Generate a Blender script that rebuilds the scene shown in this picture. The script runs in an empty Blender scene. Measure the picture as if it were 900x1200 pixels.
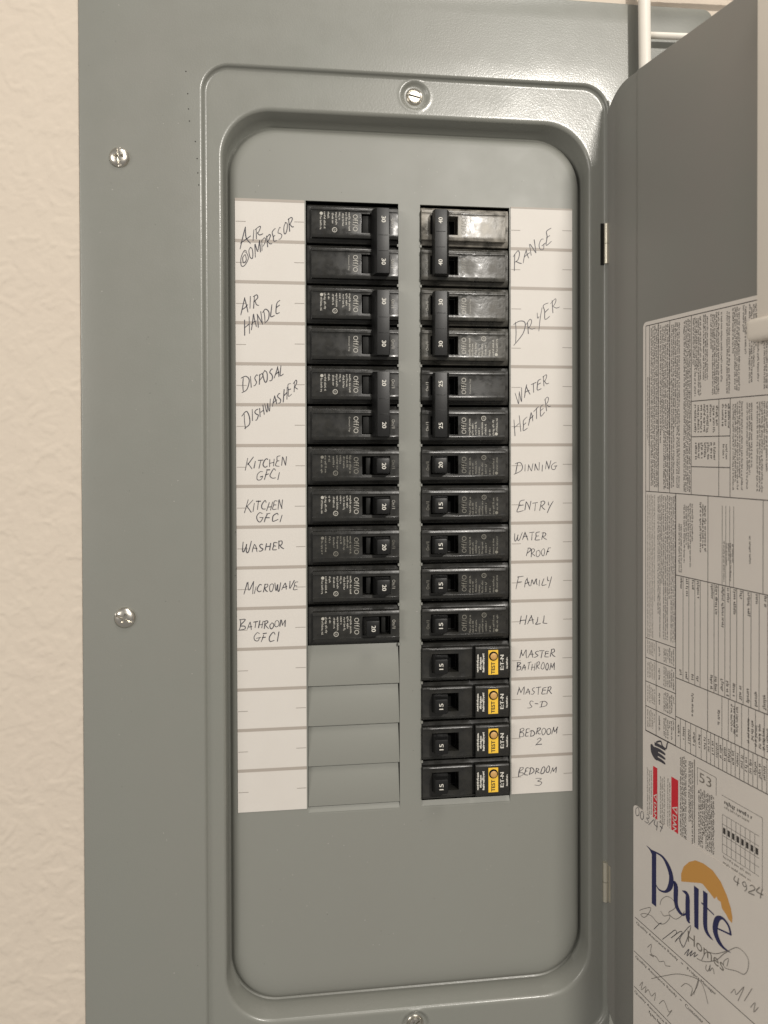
import bpy, bmesh, math, random
from mathutils import Vector, Matrix, noise

# ------------------------------------------------------------------ camera, light, exposure
SC = bpy.context.scene
MM = 0.001
COL = SC.collection
YAW, PITCH, ROLL = 0.12267, 0.01092, -0.00303
FPX, CX, CY = 907.0, 450.0, 537.4
fw = Vector((math.sin(YAW), math.cos(YAW), 0)); rt = Vector((math.cos(YAW), -math.sin(YAW), 0)); up = Vector((0, 0, 1))
fw2 = fw*math.cos(PITCH) - up*math.sin(PITCH); up2 = up*math.cos(PITCH) + fw*math.sin(PITCH)
rt3 = rt*math.cos(ROLL) + up2*math.sin(ROLL); up3 = up2*math.cos(ROLL) - rt*math.sin(ROLL)
cd = bpy.data.cameras.new('camera'); cam = bpy.data.objects.new('camera', cd); COL.objects.link(cam)
m = Matrix((rt3, up3, -fw2)).transposed().to_4x4()
m.translation = Vector((-76.9, -488.7, 225.5))*MM
cam.matrix_world = m
cd.sensor_fit = 'HORIZONTAL'; cd.sensor_width = 36; cd.lens = FPX/900*36
cd.shift_y = -(600-CY)/900; cd.clip_start = 0.01; cd.clip_end = 50
cd.dof.use_dof = True; cd.dof.focus_distance = 0.487; cd.dof.aperture_fstop = 13
SC.camera = cam

W = bpy.data.worlds.new("World"); SC.world = W; W.use_nodes = True
bg = W.node_tree.nodes['Background']; bg.inputs[0].default_value = (1.0, 0.955, 0.90, 1); bg.inputs[1].default_value = 0.275

def area(name, loc, target, size, power, color):
    l = bpy.data.lights.new(name, 'AREA'); l.shape = 'DISK'; l.size = size; l.energy = power; l.color = color
    o = bpy.data.objects.new(name, l); COL.objects.link(o); o.location = Vector(loc)
    o.rotation_euler = (Vector(target)-Vector(loc)).to_track_quat('-Z', 'Y').to_euler()
    return o
area('ceiling_lamp', (0.62, -1.75, 1.0), (0, 0, 0.2), 0.13, 28, (1.0, 0.95, 0.88))
area('overhead_glint', (0.25, -0.85, 1.75), (0, 0, 0.15), 0.7, 10, (1.0, 0.95, 0.88))  # added weak light for glints on the upward-facing breaker edges
area('side_fill', (-1.6, -1.15, 0.55), (0, 0, 0.2), 0.9, 13, (1.0, 0.95, 0.89))  # added soft fill from the left to brighten the door's inner face
SC.view_settings.view_transform = 'Standard'; SC.view_settings.look = 'None'
SC.view_settings.exposure = 0.06; SC.view_settings.gamma = 1
SC.render.engine = 'CYCLES'

# ------------------------------------------------------------------ materials
def mat(name, col, rough=0.5, metal=0.0, bump=None, spec=0.5, coat=0.0, var=None, rvar=None):
    """bump=(scale, strength, distance, detail); var=(scale, second colour, amount)"""
    M = bpy.data.materials.new(name); M.use_nodes = True
    nt = M.node_tree; b = nt.nodes['Principled BSDF']
    b.inputs['Base Color'].default_value = (*col, 1); b.inputs['Roughness'].default_value = rough
    b.inputs['Metallic'].default_value = metal; b.inputs['Specular IOR Level'].default_value = spec
    b.inputs['Coat Weight'].default_value = coat
    tc = nt.nodes.new('ShaderNodeTexCoord')
    def nz(scale, detail=3, rough_=0.55):
        n = nt.nodes.new('ShaderNodeTexNoise'); n.inputs['Scale'].default_value = scale
        n.inputs['Detail'].default_value = detail; n.inputs['Roughness'].default_value = rough_
        nt.links.new(tc.outputs['Object'], n.inputs['Vector']); return n
    if coat: b.inputs['Coat Roughness'].default_value = 0.16
    if bump:
        n = nz(bump[0], bump[3] if len(bump) > 3 else 2)
        bp = nt.nodes.new('ShaderNodeBump'); bp.inputs['Strength'].default_value = bump[1]; bp.inputs['Distance'].default_value = bump[2]
        nt.links.new(n.outputs['Fac'], bp.inputs['Height']); nt.links.new(bp.outputs['Normal'], b.inputs['Normal'])
        if coat: nt.links.new(bp.outputs['Normal'], b.inputs['Coat Normal'])
    if var:
        n = nz(var[0], 5, 0.65)
        r = nt.nodes.new('ShaderNodeMapRange'); r.inputs[1].default_value = 0.35; r.inputs[2].default_value = 0.68
        r.inputs[3].default_value = 0; r.inputs[4].default_value = var[2]
        mx = nt.nodes.new('ShaderNodeMix'); mx.data_type = 'RGBA'
        mx.inputs['A'].default_value = (*col, 1); mx.inputs['B'].default_value = (*var[1], 1)
        nt.links.new(n.outputs['Fac'], r.inputs[0]); nt.links.new(r.outputs[0], mx.inputs['Factor'])
        nt.links.new(mx.outputs['Result'], b.inputs['Base Color'])
    if rvar:
        n = nz(rvar[0], 4, 0.6)
        r = nt.nodes.new('ShaderNodeMapRange'); r.inputs[1].default_value = 0.35; r.inputs[2].default_value = 0.65
        r.inputs[3].default_value = rvar[1]; r.inputs[4].default_value = rvar[2]
        nt.links.new(n.outputs['Fac'], r.inputs[0]); nt.links.new(r.outputs[0], b.inputs['Roughness'])
    return M

GREY = (0.203, 0.207, 0.183)
M_panel = mat('grey_panel_paint', GREY, 0.38, coat=0.25, bump=(1000, 0.30, 0.0002, 3), var=(9, (0.212, 0.209, 0.186), 0.7), rvar=(60, 0.33, 0.40))
M_tray = mat('grey_front_paint', (0.218, 0.221, 0.197), 0.46, bump=(900, 0.10, 0.0002, 2), var=(12, (0.210, 0.209, 0.186), 0.6), rvar=(25, 0.44, 0.50))
M_door = mat('grey_door_paint', (0.200, 0.198, 0.178), 0.42, bump=(1000, 0.12, 0.0002, 2), var=(14, (0.208, 0.194, 0.178), 0.8))
M_black = mat('black_breaker_plastic', (0.015, 0.015, 0.014), 0.3, bump=(1600, 0.22, 0.0001, 2), var=(220, (0.034, 0.032, 0.026), 0.45), rvar=(150, 0.22, 0.42))
M_smear_glare = mat('smeared_glare_plastic', (0.05, 0.047, 0.04), 0.3, bump=(200, 0.25, 0.0006, 3), var=(90, (0.42, 0.39, 0.335), 0.85), rvar=(90, 0.16, 0.45))  # pale blotches: a smear with lamp glare painted into its colour
M_mottled = mat('lightly_mottled_plastic', (0.030, 0.030, 0.026), 0.3, bump=(500, 0.35, 0.0003, 3), var=(120, (0.10, 0.093, 0.078), 0.75), rvar=(120, 0.2, 0.5))  # random paler mottling over the near-black base
M_toggle = mat('black_switch_plastic', (0.006, 0.006, 0.006), 0.42, spec=0.4, bump=(1400, 0.2, 0.0001))
M_pit = mat('black_recess_shade', (0.003, 0.003, 0.003), 0.85, spec=0.2)  # near-black colour holds the shade of the switch slots and button rim
M_plate = mat('dark_slider_plastic', (0.008, 0.008, 0.007), 0.5, spec=0.25)
M_inside = mat('dark_box_interior', (0.012, 0.012, 0.011), 0.8)
M_white = mat('white_print', (0.62, 0.60, 0.54), 0.5)
M_dim = mat('grey_white_print', (0.40, 0.385, 0.34), 0.5)
M_faint = mat('worn_white_print', (0.17, 0.162, 0.135), 0.5)
M_paper = mat('directory_paper', (0.585, 0.553, 0.51), 0.55, var=(30, (0.565, 0.53, 0.485), 0.7), bump=(500, 0.06, 0.0002))
M_bar = mat('taupe_print', (0.35, 0.31, 0.27), 0.55)
M_tick = mat('grey_tick_print', (0.30, 0.27, 0.24), 0.55)
M_ink = mat('ballpoint_ink', (0.045, 0.043, 0.055), 0.5)
M_ink2 = mat('faded_ballpoint_ink', (0.16, 0.145, 0.13), 0.5)
M_label = mat('label_paper', (0.71, 0.66, 0.60), 0.42, var=(20, (0.67, 0.62, 0.57), 0.8), bump=(60, 0.15, 0.0008))
M_print = mat('label_print', (0.035, 0.03, 0.027), 0.5)
M_print2 = mat('pale_label_print', (0.19, 0.17, 0.145), 0.5)
M_red = mat('red_print', (0.62, 0.015, 0.03), 0.45)
M_blue = mat('navy_print', (0.014, 0.016, 0.085), 0.4)
M_orange = mat('orange_print', (0.60, 0.30, 0.07), 0.45)
M_yellow = mat('yellow_label', (0.80, 0.50, 0.05), 0.4)
M_button = mat('tan_test_button', (0.52, 0.30, 0.10), 0.45)
M_zinc = mat('zinc_plated_steel', (0.62, 0.59, 0.53), 0.30, 1.0, bump=(500, 0.08, 0.0002))
M_hinge = mat('nickel_hinge', (0.60, 0.56, 0.46), 0.3, 0.65)
M_wire = mat('white_wire_coating', (0.70, 0.66, 0.59), 0.32, bump=(200, 0.1, 0.0003))
M_clip = mat('white_plastic', (0.72, 0.66, 0.58), 0.3)
M_speck = mat('dark_speck', (0.02, 0.018, 0.015), 0.8)
# plaster wall: knockdown texture
M_wall = bpy.data.materials.new('knockdown_plaster'); M_wall.use_nodes = True
nt = M_wall.node_tree; b = nt.nodes['Principled BSDF']; b.inputs['Roughness'].default_value = 0.75
b.inputs['Specular IOR Level'].default_value = 0.25
tc = nt.nodes.new('ShaderNodeTexCoord'); n = nt.nodes.new('ShaderNodeTexNoise'); n.inputs['Scale'].default_value = 12
nt.links.new(tc.outputs['Object'], n.inputs['Vector'])
mx = nt.nodes.new('ShaderNodeMix'); mx.data_type = 'RGBA'
mx.inputs['A'].default_value = (0.565, 0.498, 0.412, 1); mx.inputs['B'].default_value = (0.545, 0.472, 0.395, 1)
nt.links.new(n.outputs['Fac'], mx.inputs['Factor']); nt.links.new(mx.outputs['Result'], b.inputs['Base Color'])
n2 = nt.nodes.new('ShaderNodeTexNoise'); n2.inputs['Scale'].default_value = 260; n2.inputs['Detail'].default_value = 6
bp = nt.nodes.new('ShaderNodeBump'); bp.inputs['Strength'].default_value = 0.5; bp.inputs['Distance'].default_value = 0.0005
nt.links.new(tc.outputs['Object'], n2.inputs['Vector']); nt.links.new(n2.outputs['Fac'], bp.inputs['Height'])
nt.links.new(bp.outputs['Normal'], b.inputs['Normal'])
WORDS = [
    ('L', [('AIR', -106.2, 350.3, -92.4, 359.2, 6.4, 1.6), ('COMPRESOR', -105.4, 339.9, -73.2, 364.0, 6.2, 1.2)]),
    ('L', [('AIR', -106.0, 310.2, -95.0, 315.2, 7.5, 1.3), ('HANDLE', -104.0, 297.1, -81.9, 311.7, 7.5, 1.2)]),
    ('L', [('DISPOSAL', -105.2, 262.1, -80.0, 272.9, 6.4, 1.45)]),
    ('L', [('DISHWASHER', -103.8, 239.9, -71.0, 262.9, 6.4, 1.4)]),
    ('L', [('KITCHEN', -103.9, 213.9, -78.6, 215.9, 5.3, 1.5), ('GFCI', -96.6, 207.2, -82.9, 207.6, 5.3, 1.0)]),
    ('L', [('KITCHEN', -104.5, 187.8, -80.9, 188.6, 5.3, 1.5), ('GFCI', -97.2, 180.8, -81.4, 181.1, 5.3, 1.0)]),
    ('L', [('WASHER', -106.2, 162.4, -80.4, 163.5, 5.1, 1.2)]),
    ('L', [('MICROWAVE', -104.8, 136.2, -72.0, 138.6, 4.8, 1.5)]),
    ('L', [('BATHROOM', -108.1, 114.0, -79.6, 114.7, 4.3, 1.7), ('GFCI', -99.2, 106.2, -83.9, 106.2, 5.3, 1.0)]),
    ('R', [('RANGE', 68.3, 342.7, 93.4, 360.5, 7.0, 1.3)]),
    ('R', [('DRYER', 68.8, 294.7, 98.6, 317.3, 7.5, 1.5)]),
    ('R', [('WATER', 69.9, 256.0, 91.1, 268.3, 7.0, 1.1)]),
    ('R', [('HEATER', 68.7, 233.9, 92.8, 253.3, 7.0, 1.4)]),
    ('R', [('DINNING', 68.7, 210.1, 96.8, 212.7, 5.1, 1.4)]),
    ('R', [('ENTRY', 70.4, 185.6, 93.3, 186.5, 5.9, 1.2)]),
    ('R', [('WATER', 68.1, 166.2, 89.8, 167.0, 4.8, 1.1), ('PROOF', 76.0, 156.1, 91.6, 156.3, 4.8, 1.1)]),
    ('R', [('FAMILY', 69.7, 135.6, 93.3, 137.3, 5.1, 1.6)]),
    ('R', [('HALL', 71.4, 111.7, 89.8, 112.2, 5.1, 1.1)]),
    ('R', [('MASTER', 72.0, 89.4, 95.6, 89.6, 4.5, 1.15), ('BATHROOM', 69.7, 81.6, 95.0, 81.8, 4.3, 1.2)]),
    ('R', [('MASTER', 70.2, 65.7, 93.2, 65.6, 4.3, 1.2), ('S-D', 77.1, 57.3, 89.8, 57.3, 4.8, 1.0)]),
    ('R', [('BEDROOM', 71.3, 38.6, 96.7, 39.0, 4.3, 1.3), ('2', 82.8, 32.4, 86.3, 32.8, 4.3, 1.0)]),
    ('R', [('BEDROOM', 70.7, 12.9, 96.1, 13.8, 4.3, 1.3), ('3', 81.6, 6.1, 85.7, 5.9, 4.8, 1.0)]),
]
LOGO = {
   'P': [[(50.5, -12.0, 2.25), (50.5, -27.1, 2.25), (50.5, -43.9, 2.25)], [(43.6, -11.9, 0.15), (46.8, -12.5, 0.9), (50.3, -14.1, 1.95)], [(48.2, -12.5, 0.6), (57.3, -11.4, 1.05), (62.7, -14.3, 1.8), (65.5, -19.2, 2.1), (64.7, -25.1, 1.95), (60.7, -30.4, 1.05), (55.2, -32.3, 0.75), (52.2, -30.8, 0.45)]],
   'u': [[(67.4, -22.1, 1.5), (69.3, -22.6, 2.1), (69.3, -31.6, 1.95), (71.3, -35.0, 1.65), (75.1, -35.7, 1.05), (78.3, -32.8, 0.6)], [(74.5, -22.4, 0.23), (78.6, -22.5, 1.65), (78.9, -29.0, 1.95), (79.2, -35.8, 1.8), (80.9, -37.0, 0.3)]],
   'l': [[(85.7, -14.5, 2.1), (85.7, -26.0, 1.95), (85.8, -37.1, 1.8)]],
   't': [[(92.5, -13.4, 1.95), (92.5, -22.2, 1.8), (92.5, -31.6, 1.8), (94.2, -34.9, 1.35), (98.3, -36.2, 0.23)], [(89.6, -20.8, 0.68), (94.0, -21.4, 0.68), (99.0, -22.1, 0.53)]],
   'e': [[(100.6, -28.2, 0.6), (105.4, -27.0, 0.68), (110.9, -25.7, 0.75)], [(110.9, -26.0, 1.05), (109.2, -21.9, 1.2), (104.8, -20.5, 1.2), (101.1, -23.7, 1.8), (99.8, -29.9, 2.1), (102.1, -34.0, 1.8), (105.8, -35.5, 1.2), (110.6, -35.2, 0.23)]],
}
SUN = [(73.8, -17.6), (73.6, -13.3), (75.7, -8.2), (80.1, -3.3), (85.0, 0.0), (91.0, 1.3), (98.0, 1.1), (103.7, -1.9), (108.1, -6.9), (110.8, -12.0), (111.9, -16.2), (111.6, -19.3), (109.2, -18.6), (107.6, -17.1), (104.6, -15.5), (103.7, -12.6), (101.5, -12.6), (100.9, -11.3), (99.2, -13.5), (95.7, -12.0), (90.4, -10.1), (88.7, -10.6)]
SIGN = [[(37.3, -54.5), (42.5, -50.4), (47.5, -47.2), (46.1, -51.0), (41.8, -56.3), (38.4, -56.5), (41.8, -53.9), (48.2, -51.7), (53.9, -52.6), (59.4, -49.9), (63.7, -44.7), (64.1, -42.2), (59.4, -45.3), (56.6, -44.1)], [(50.4, -58.4), (55.3, -52.3), (57.3, -50.7)], [(55.9, -40.8), (57.3, -36.9), (62.1, -32.4), (67.4, -31.8), (68.7, -35.5), (63.4, -41.2), (68.7, -41.8), (73.9, -37.1), (76.4, -33.0)], [(58.0, -59.9), (64.8, -52.3), (68.7, -48.1), (70.0, -49.2), (65.4, -54.6), (72.6, -46.7), (74.5, -46.5), (68.7, -54.9), (72.0, -50.7), (75.2, -54.1), (78.9, -46.5), (81.4, -38.1), (74.5, -47.4), (72.6, -52.1), (75.2, -53.2)], [(76.4, -57.3), (80.2, -51.9), (78.3, -57.0), (82.7, -51.3), (80.8, -55.5), (85.1, -50.7), (83.9, -54.0), (86.9, -50.8)], [(86.3, -53.4), (92.3, -51.4), (100.4, -45.5), (106.0, -38.7), (109.3, -35.0), (100.4, -42.1), (93.5, -45.5), (89.9, -52.0)], [(93.5, -52.3), (92.9, -54.8), (94.7, -55.0), (96.4, -50.5), (95.8, -54.3), (98.1, -51.1), (99.3, -53.7)], [(109.3, -35.0), (115.7, -29.5), (122.0, -30.4), (122.5, -35.7), (119.9, -40.5), (114.7, -42.2), (107.1, -45.4), (106.0, -42.8), (109.3, -39.1), (108.2, -43.9)], [(44.7, -72.6), (48.3, -68.6), (47.6, -73.7), (50.4, -74.8), (46.8, -75.6), (52.5, -73.5), (55.3, -74.5), (59.4, -71.9), (60.8, -73.4), (64.8, -71.3)], [(48.3, -89.2), (60.8, -79.3), (72.6, -70.8), (86.4, -64.6), (91.2, -65.8), (94.7, -72.8)], [(73.9, -77.1), (77.7, -72.8), (82.7, -72.2), (81.5, -77.4), (86.4, -68.9), (87.6, -63.8), (83.9, -74.9)], [(37.4, -100.6), (40.3, -96.3), (38.9, -102.0), (43.3, -97.2), (42.5, -101.5), (45.4, -97.7), (48.3, -99.6), (51.8, -95.3), (51.1, -100.5)], [(55.3, -99.5), (59.4, -94.9), (63.5, -98.5), (66.2, -95.8), (62.2, -102.2)], [(111.0, -56.1), (113.6, -52.3), (114.7, -54.4), (119.9, -46.9), (115.8, -56.9)], [(120.0, -54.1), (125.1, -44.3)], [(124.1, -54.5), (127.1, -50.1), (126.1, -55.5), (129.1, -51.1)]]

# ------------------------------------------------------------------ helpers (all coordinates in millimetres)
class MB:
    def __init__(s): s.v = []; s.f = []; s.m = []; s.mats = []
    def mi(s, mt):
        if mt not in s.mats: s.mats.append(mt)
        return s.mats.index(mt)
    def add(s, vs, fs, mt):
        k = len(s.v); s.v += [tuple(v) for v in vs]; i = s.mi(mt)
        for f in fs: s.f.append(tuple(q+k for q in f)); s.m.append(i)
    def quad(s, x0, x1, z0, z1, y, mt): s.add([(x0, y, z0), (x1, y, z0), (x1, y, z1), (x0, y, z1)], [(0, 1, 2, 3)], mt)
    def box(s, x0, x1, y0, y1, z0, z1, mt):
        s.add([(x0, y0, z0), (x1, y0, z0), (x1, y1, z0), (x0, y1, z0), (x0, y0, z1), (x1, y0, z1), (x1, y1, z1), (x0, y1, z1)],
              [(0, 1, 5, 4), (1, 2, 6, 5), (2, 3, 7, 6), (3, 0, 4, 7), (4, 5, 6, 7), (3, 2, 1, 0)], mt)
    def ribbon(s, pts, w, y, mt):
        """pts: (x, z) or (x, z, width); a flat stroke facing -Y"""
        n = len(pts)
        if n < 2: return
        vs = []
        for i, p in enumerate(pts):
            a = pts[max(i-1, 0)]; c = pts[min(i+1, n-1)]
            dx, dz = c[0]-a[0], c[1]-a[1]; L = math.hypot(dx, dz) or 1
            ww = (p[2] if len(p) > 2 else w)/2
            ox, oz = -dz/L*ww, dx/L*ww
            vs += [(p[0]-ox, y, p[1]-oz), (p[0]+ox, y, p[1]+oz)]
        s.add(vs, [(2*i, 2*i+2, 2*i+3, 2*i+1) for i in range(n-1)], mt)
    def mesh(s, name, bevel=0, smooth=None, seg=2, merge=0):
        me = bpy.data.meshes.new(name)
        me.from_pydata([(x*MM, y*MM, z*MM) for x, y, z in s.v], [], s.f)
        for mt in s.mats: me.materials.append(mt)
        me.polygons.foreach_set('material_index', s.m)
        if bevel or merge or smooth is not None:
            bm = bmesh.new(); bm.from_mesh(me)
            if merge: bmesh.ops.remove_doubles(bm, verts=bm.verts, dist=merge*MM)
            if smooth is not None or bevel: bmesh.ops.recalc_face_normals(bm, faces=bm.faces)
            if bevel:
                es = [e for e in bm.edges if len(e.link_faces) == 2 and e.calc_face_angle(0) > 0.5]
                bmesh.ops.bevel(bm, geom=es, offset=bevel*MM, segments=seg, affect='EDGES', clamp_overlap=True, profile=0.6)
            bm.to_mesh(me); bm.free()
        if smooth is not None:
            me.polygons.foreach_set('use_smooth', [True]*len(me.polygons)); me.set_sharp_from_angle(angle=math.radians(smooth))
        me.update(); return me

def obj(name, me, parent=None, loc=(0, 0, 0)):
    o = bpy.data.objects.new(name, me); COL.objects.link(o); o.parent = parent; o.location = Vector(loc)*MM
    if name == 'printing': o['kind'] = 'stuff'
    return o
def empty(name, loc, label, cat, group=None):
    o = obj(name, None, None, loc); o.empty_display_size = 0.01; o['label'] = label; o['category'] = cat
    if group: o['group'] = group
    return o

_tc = {}
def text_geo(st):
    if st not in _tc:
        c = bpy.data.curves.new('t', 'FONT'); c.body = st; c.size = 1.0; c.resolution_u = 3; c.offset = 0.0
        o = bpy.data.objects.new('t', c); COL.objects.link(o); dg = bpy.context.evaluated_depsgraph_get()
        me = o.evaluated_get(dg).to_mesh()
        vs = [tuple(v.co) for v in me.vertices]; fs = [tuple(p.vertices) for p in me.polygons]
        o.evaluated_get(dg).to_mesh_clear(); bpy.data.objects.remove(o); bpy.data.curves.remove(c)
        x0 = min(v[0] for v in vs); x1 = max(v[0] for v in vs); y0 = min(v[1] for v in vs); y1 = max(v[1] for v in vs)
        _tc[st] = ([((v[0]-x0)/(x1-x0)-.5, (v[1]-y0)/(y1-y0)-.5) for v in vs], fs, (x1-x0)/(y1-y0))
    return _tc[st]
def text(mb, st, cx, cz, height, y, mt, ang=0, width=None, bold=0):
    """text centred at (cx, cz), cap height and optional total length in mm, turned by ang degrees (counter-clockwise seen from the front)"""
    vs, fs, asp = text_geo(st); w = width or height*asp
    ca, sa = math.cos(math.radians(ang)), math.sin(math.radians(ang))
    for k in ((0, 0),) if not bold else ((-bold, 0), (bold, 0), (0, bold)):
        out = []
        for a, b in vs:
            px, pz = a*w+k[0], b*height+k[1]
            out.append((cx+px*ca-pz*sa, y-(abs(k[0]*.1+k[1]*.2)), cz+px*sa+pz*ca))
        mb.add(out, fs, mt)

def glyphs(mb, x0, z0, x1, z1, h, y, mt, rng, wl=(2, 8), fill=0.72):
    """one line of small illegible print running from (x0,z0) to (x1,z1); h = letter height"""
    L = math.hypot(x1-x0, z1-z0)
    if L < h: return
    ux, uz = (x1-x0)/L, (z1-z0)/L; nx, nz = -uz, ux
    t = 0
    while t < L:
        for k in range(rng.randint(*wl)):
            a = h*rng.uniform(.45, .75)
            if t+a > L: return
            lo, hi = (0, h*.72) if rng.random() < .6 else ((0, h) if rng.random() < .7 else (-h*.25, h*.7))
            kind = rng.random(); e = t+a*fill
            def q(ta, tb, la, lb):
                mb.add([(x0+ux*ta+nx*la, y, z0+uz*ta+nz*la), (x0+ux*tb+nx*la, y, z0+uz*tb+nz*la),
                        (x0+ux*tb+nx*lb, y, z0+uz*tb+nz*lb), (x0+ux*ta+nx*lb, y, z0+uz*ta+nz*lb)], [(0, 1, 2, 3)], mt)
            s_ = h*.25
            if kind < .35: q(t, t+s_, lo, hi); q(t+s_, e, hi-s_, hi)
            elif kind < .6: q(t, t+s_, lo, hi); q(t+s_, e, lo, lo+s_)
            elif kind < .8: q(t, t+s_*1.3, lo, hi)
            else: q(t, e, hi*.35, hi*.35+s_*1.4); q(e-s_, e, lo, hi*.35)
            t += a
        t += h*.5

def smooth_pts(P, k=4):
    if len(P) < 3: return P
    out = []
    Q = [P[0]]+list(P)+[P[-1]]
    for i in range(1, len(Q)-2):
        for j in range(k):
            t = j/k; r = []
            for c in range(len(P[0])):
                a, b_, c_, d = Q[i-1][c], Q[i][c], Q[i+1][c], Q[i+2][c]
                r.append(.5*((2*b_)+(-a+c_)*t+(2*a-5*b_+4*c_-d)*t*t+(-a+3*b_-3*c_+d)*t**3))
            out.append(tuple(r))
    out.append(tuple(P[-1])); return out

# rounded rectangle, same sampling every time so that rings can be bridged
def rrect(l, r, b_, t, rad, nh=220, nv=300, nc=22):
    P = []
    def seg(a, b2, n_):
        for i in range(n_): P.append((a[0]+(b2[0]-a[0])*i/n_, a[1]+(b2[1]-a[1])*i/n_))
    def arc(cx, cz, a0):
        for i in range(nc):
            a = a0+math.pi/2*i/nc; P.append((cx+rad*math.cos(a), cz+rad*math.sin(a)))
    seg((l+rad, b_), (r-rad, b_), nh); arc(r-rad, b_+rad, -math.pi/2)
    seg((r, b_+rad), (r, t-rad), nv); arc(r-rad, t-rad, 0)
    seg((r-rad, t), (l+rad, t), nh); arc(l+rad, t-rad, math.pi/2)
    seg((l, t-rad), (l, b_+rad), nv); arc(l+rad, b_+rad, math.pi)
    return P
def rings(mb, R, mt, disp=None, **kw):
    """R: list of (l, r, b, t, rad, y)"""
    V = []; n_ = 0
    for l, r, b_, t, rad, y in R:
        P = rrect(l, r, b_, t, rad, **kw); n_ = len(P)
        for x, z in P: V.append((x, y+(disp(x, z, y) if disp else 0), z))
    F = []
    for i in range(len(R)-1):
        for j in range(n_):
            k = (j+1) % n_
            F.append((i*n_+j, i*n_+k, (i+1)*n_+k, (i+1)*n_+j))
    mb.add(V, F, mt)
def lerp_rings(A, B, n_, inc=True):
    return [tuple(a+(b_-a)*i/n_ for a, b_ in zip(A, B)) for i in range(1, n_+(1 if inc else 0))]

# ------------------------------------------------------------------ the setting: plaster wall (real relief, flattened islands)
def wall_h(x, z):
    p = Vector((x*.06, 0, z*.06)); w = noise.noise_vector(p*1.3)*0.9
    a = noise.noise(p+w); c = noise.noise(Vector((x*.14+7, 3, z*.14))+w*1.5)
    v = a*.75+c*.45
    t = min(max((v-.05)/.028, 0), 1); isl = t*t*(3-2*t)
    v2 = noise.noise(Vector((x*.10, 9, z*.09))+w*2.2); t2 = min(max((v2-.22)/.03, 0), 1)
    v3 = noise.noise(Vector((x*.22, 2, z*.22))+w*3); t3 = min(max((v3-.25)/.04, 0), 1)
    return -(isl*.22+t2*t2*(3-2*t2)*.16 + t3*.10 + .2*noise.noise(Vector((x*.012, 5, z*.012))))
WY = -8.2
def wall_patch(mb, x0, x1, z0, z1, st):
    nx = int((x1-x0)/st); nz_ = int((z1-z0)/st); V = []
    for i in range(nx+1):
        for j in range(nz_+1):
            x = x0+i*st; z = z0+j*st
            e = min(1, min(x-x0, x1-x, z-z0, z1-z)/4)
            V.append((x, WY+wall_h(x, z)*max(e, 0), z))
    mb.add(V, [(i*(nz_+1)+j, (i+1)*(nz_+1)+j, (i+1)*(nz_+1)+j+1, i*(nz_+1)+j+1) for i in range(nx) for j in range(nz_)], M_wall)
mb = MB()
wall_patch(mb, -320, -190, -260, 640, 1.0)
wall_patch(mb, -190, 330, 500, 640, 2.0)
mb.add([(-1300, WY, -1300), (-320, WY, -1300), (-320, WY, 1500), (-1300, WY, 1500)], [(0, 1, 2, 3)], M_wall)
mb.quad(-320, 1300, -1300, -260, WY, M_wall); mb.quad(-320, 1300, 640, 1500, WY, M_wall)
mb.quad(330, 1300, -260, 640, WY, M_wall); mb.quad(196, 330, -260, 500, WY, M_wall)
me = mb.mesh('wall'); me.polygons.foreach_set('use_smooth', [True]*len(me.polygons))
wall = obj('wall', me); wall['kind'] = 'structure'

# ------------------------------------------------------------------ the panel
panel = empty('electrical_panel', (0, 0, -206), 'open grey metal breaker panel set in the cream plaster wall', 'electrical panel')
PZ = 206
def part(name, me, parent=None, loc=(0, 0, 0)):
    p = parent or panel
    return obj(name, me, p, (loc[0], loc[1], loc[2]+(PZ if p is panel else 0)))

SCREWS_IN = [(2.6, 447.5), (1.4, -139.5)]
def dimple(x, z, y):
    if abs(y+7.4) > .25: return 0
    d = 0
    for sx, sz in SCREWS_IN:
        r = math.hypot(x-sx, z-sz)
        if r < 11:
            t = min(max((9.2-r)/2.6, 0), 1); d += 2.0*t*t*(3-2*t)
            t = max(0, 1-abs(r-9.6)/1.6); d -= .25*t*t
    return d
mb = MB()
cover = [(-199.2, 199.2, -207, 512.6, 6.4, WY+1.5), (-199.2, 199.2, -207, 512.6, 6.4, -9.5), (-198.9, 198.9, -206.7, 512.3, 6.2, -10.0), (-198.3, 198.3, -206, 511.7, 5.8, -10.2)]
cover += lerp_rings(cover[-1], (-129.3, 129.3, -155, 460.5, 18, -10.2), 4)
def fillet(l, r_, b_, t, rad, y0, y1, R, n_=7):
    """S-shaped step going inwards from depth y0 to y1 with radius R"""
    out = []; dy = y1-y0; a1 = math.acos(max(-1, 1-dy/(2*R)))
    for k in range(1, n_+1):
        a_ = a1*k/n_; out.append((R*math.sin(a_), R*(1-math.cos(a_))))
    w = 2*R*math.sin(a1)
    out += [(w-x, dy-y) for x, y in reversed(out[:-1])]+[(w, dy)]
    return [(l+x, r_-x, b_+x, t-x, rad-x, y0+y) for x, y in out]
cover += fillet(-129.3, 129.3, -155, 460.5, 18, -10.2, -7.4, 2.2)
cover += lerp_rings(cover[-1], (-118.2, 118.2, -131, 436.5, 31, -7.4), 28)
R_ = 2.2
cover += [(-118.2+R_*math.sin(q), 118.2-R_*math.sin(q), -131+1.35*R_*math.sin(q), 436.5-1.35*R_*math.sin(q), 31-R_*math.sin(q)*.6, -7.4+R_*(1-math.cos(q))) for q in [math.radians(d) for d in range(8, 81, 8)]]
l_ = cover[-1]
cover += [(l_[0]+1.0, l_[1]-1.0, l_[2]+2.6, l_[3]-2.4, 30, 0), (-114.4, 114.4, -124.6, 429.7, 30, 6.0), (-113.0, 113.0, -122, 427, 30, 7.5)]
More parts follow.
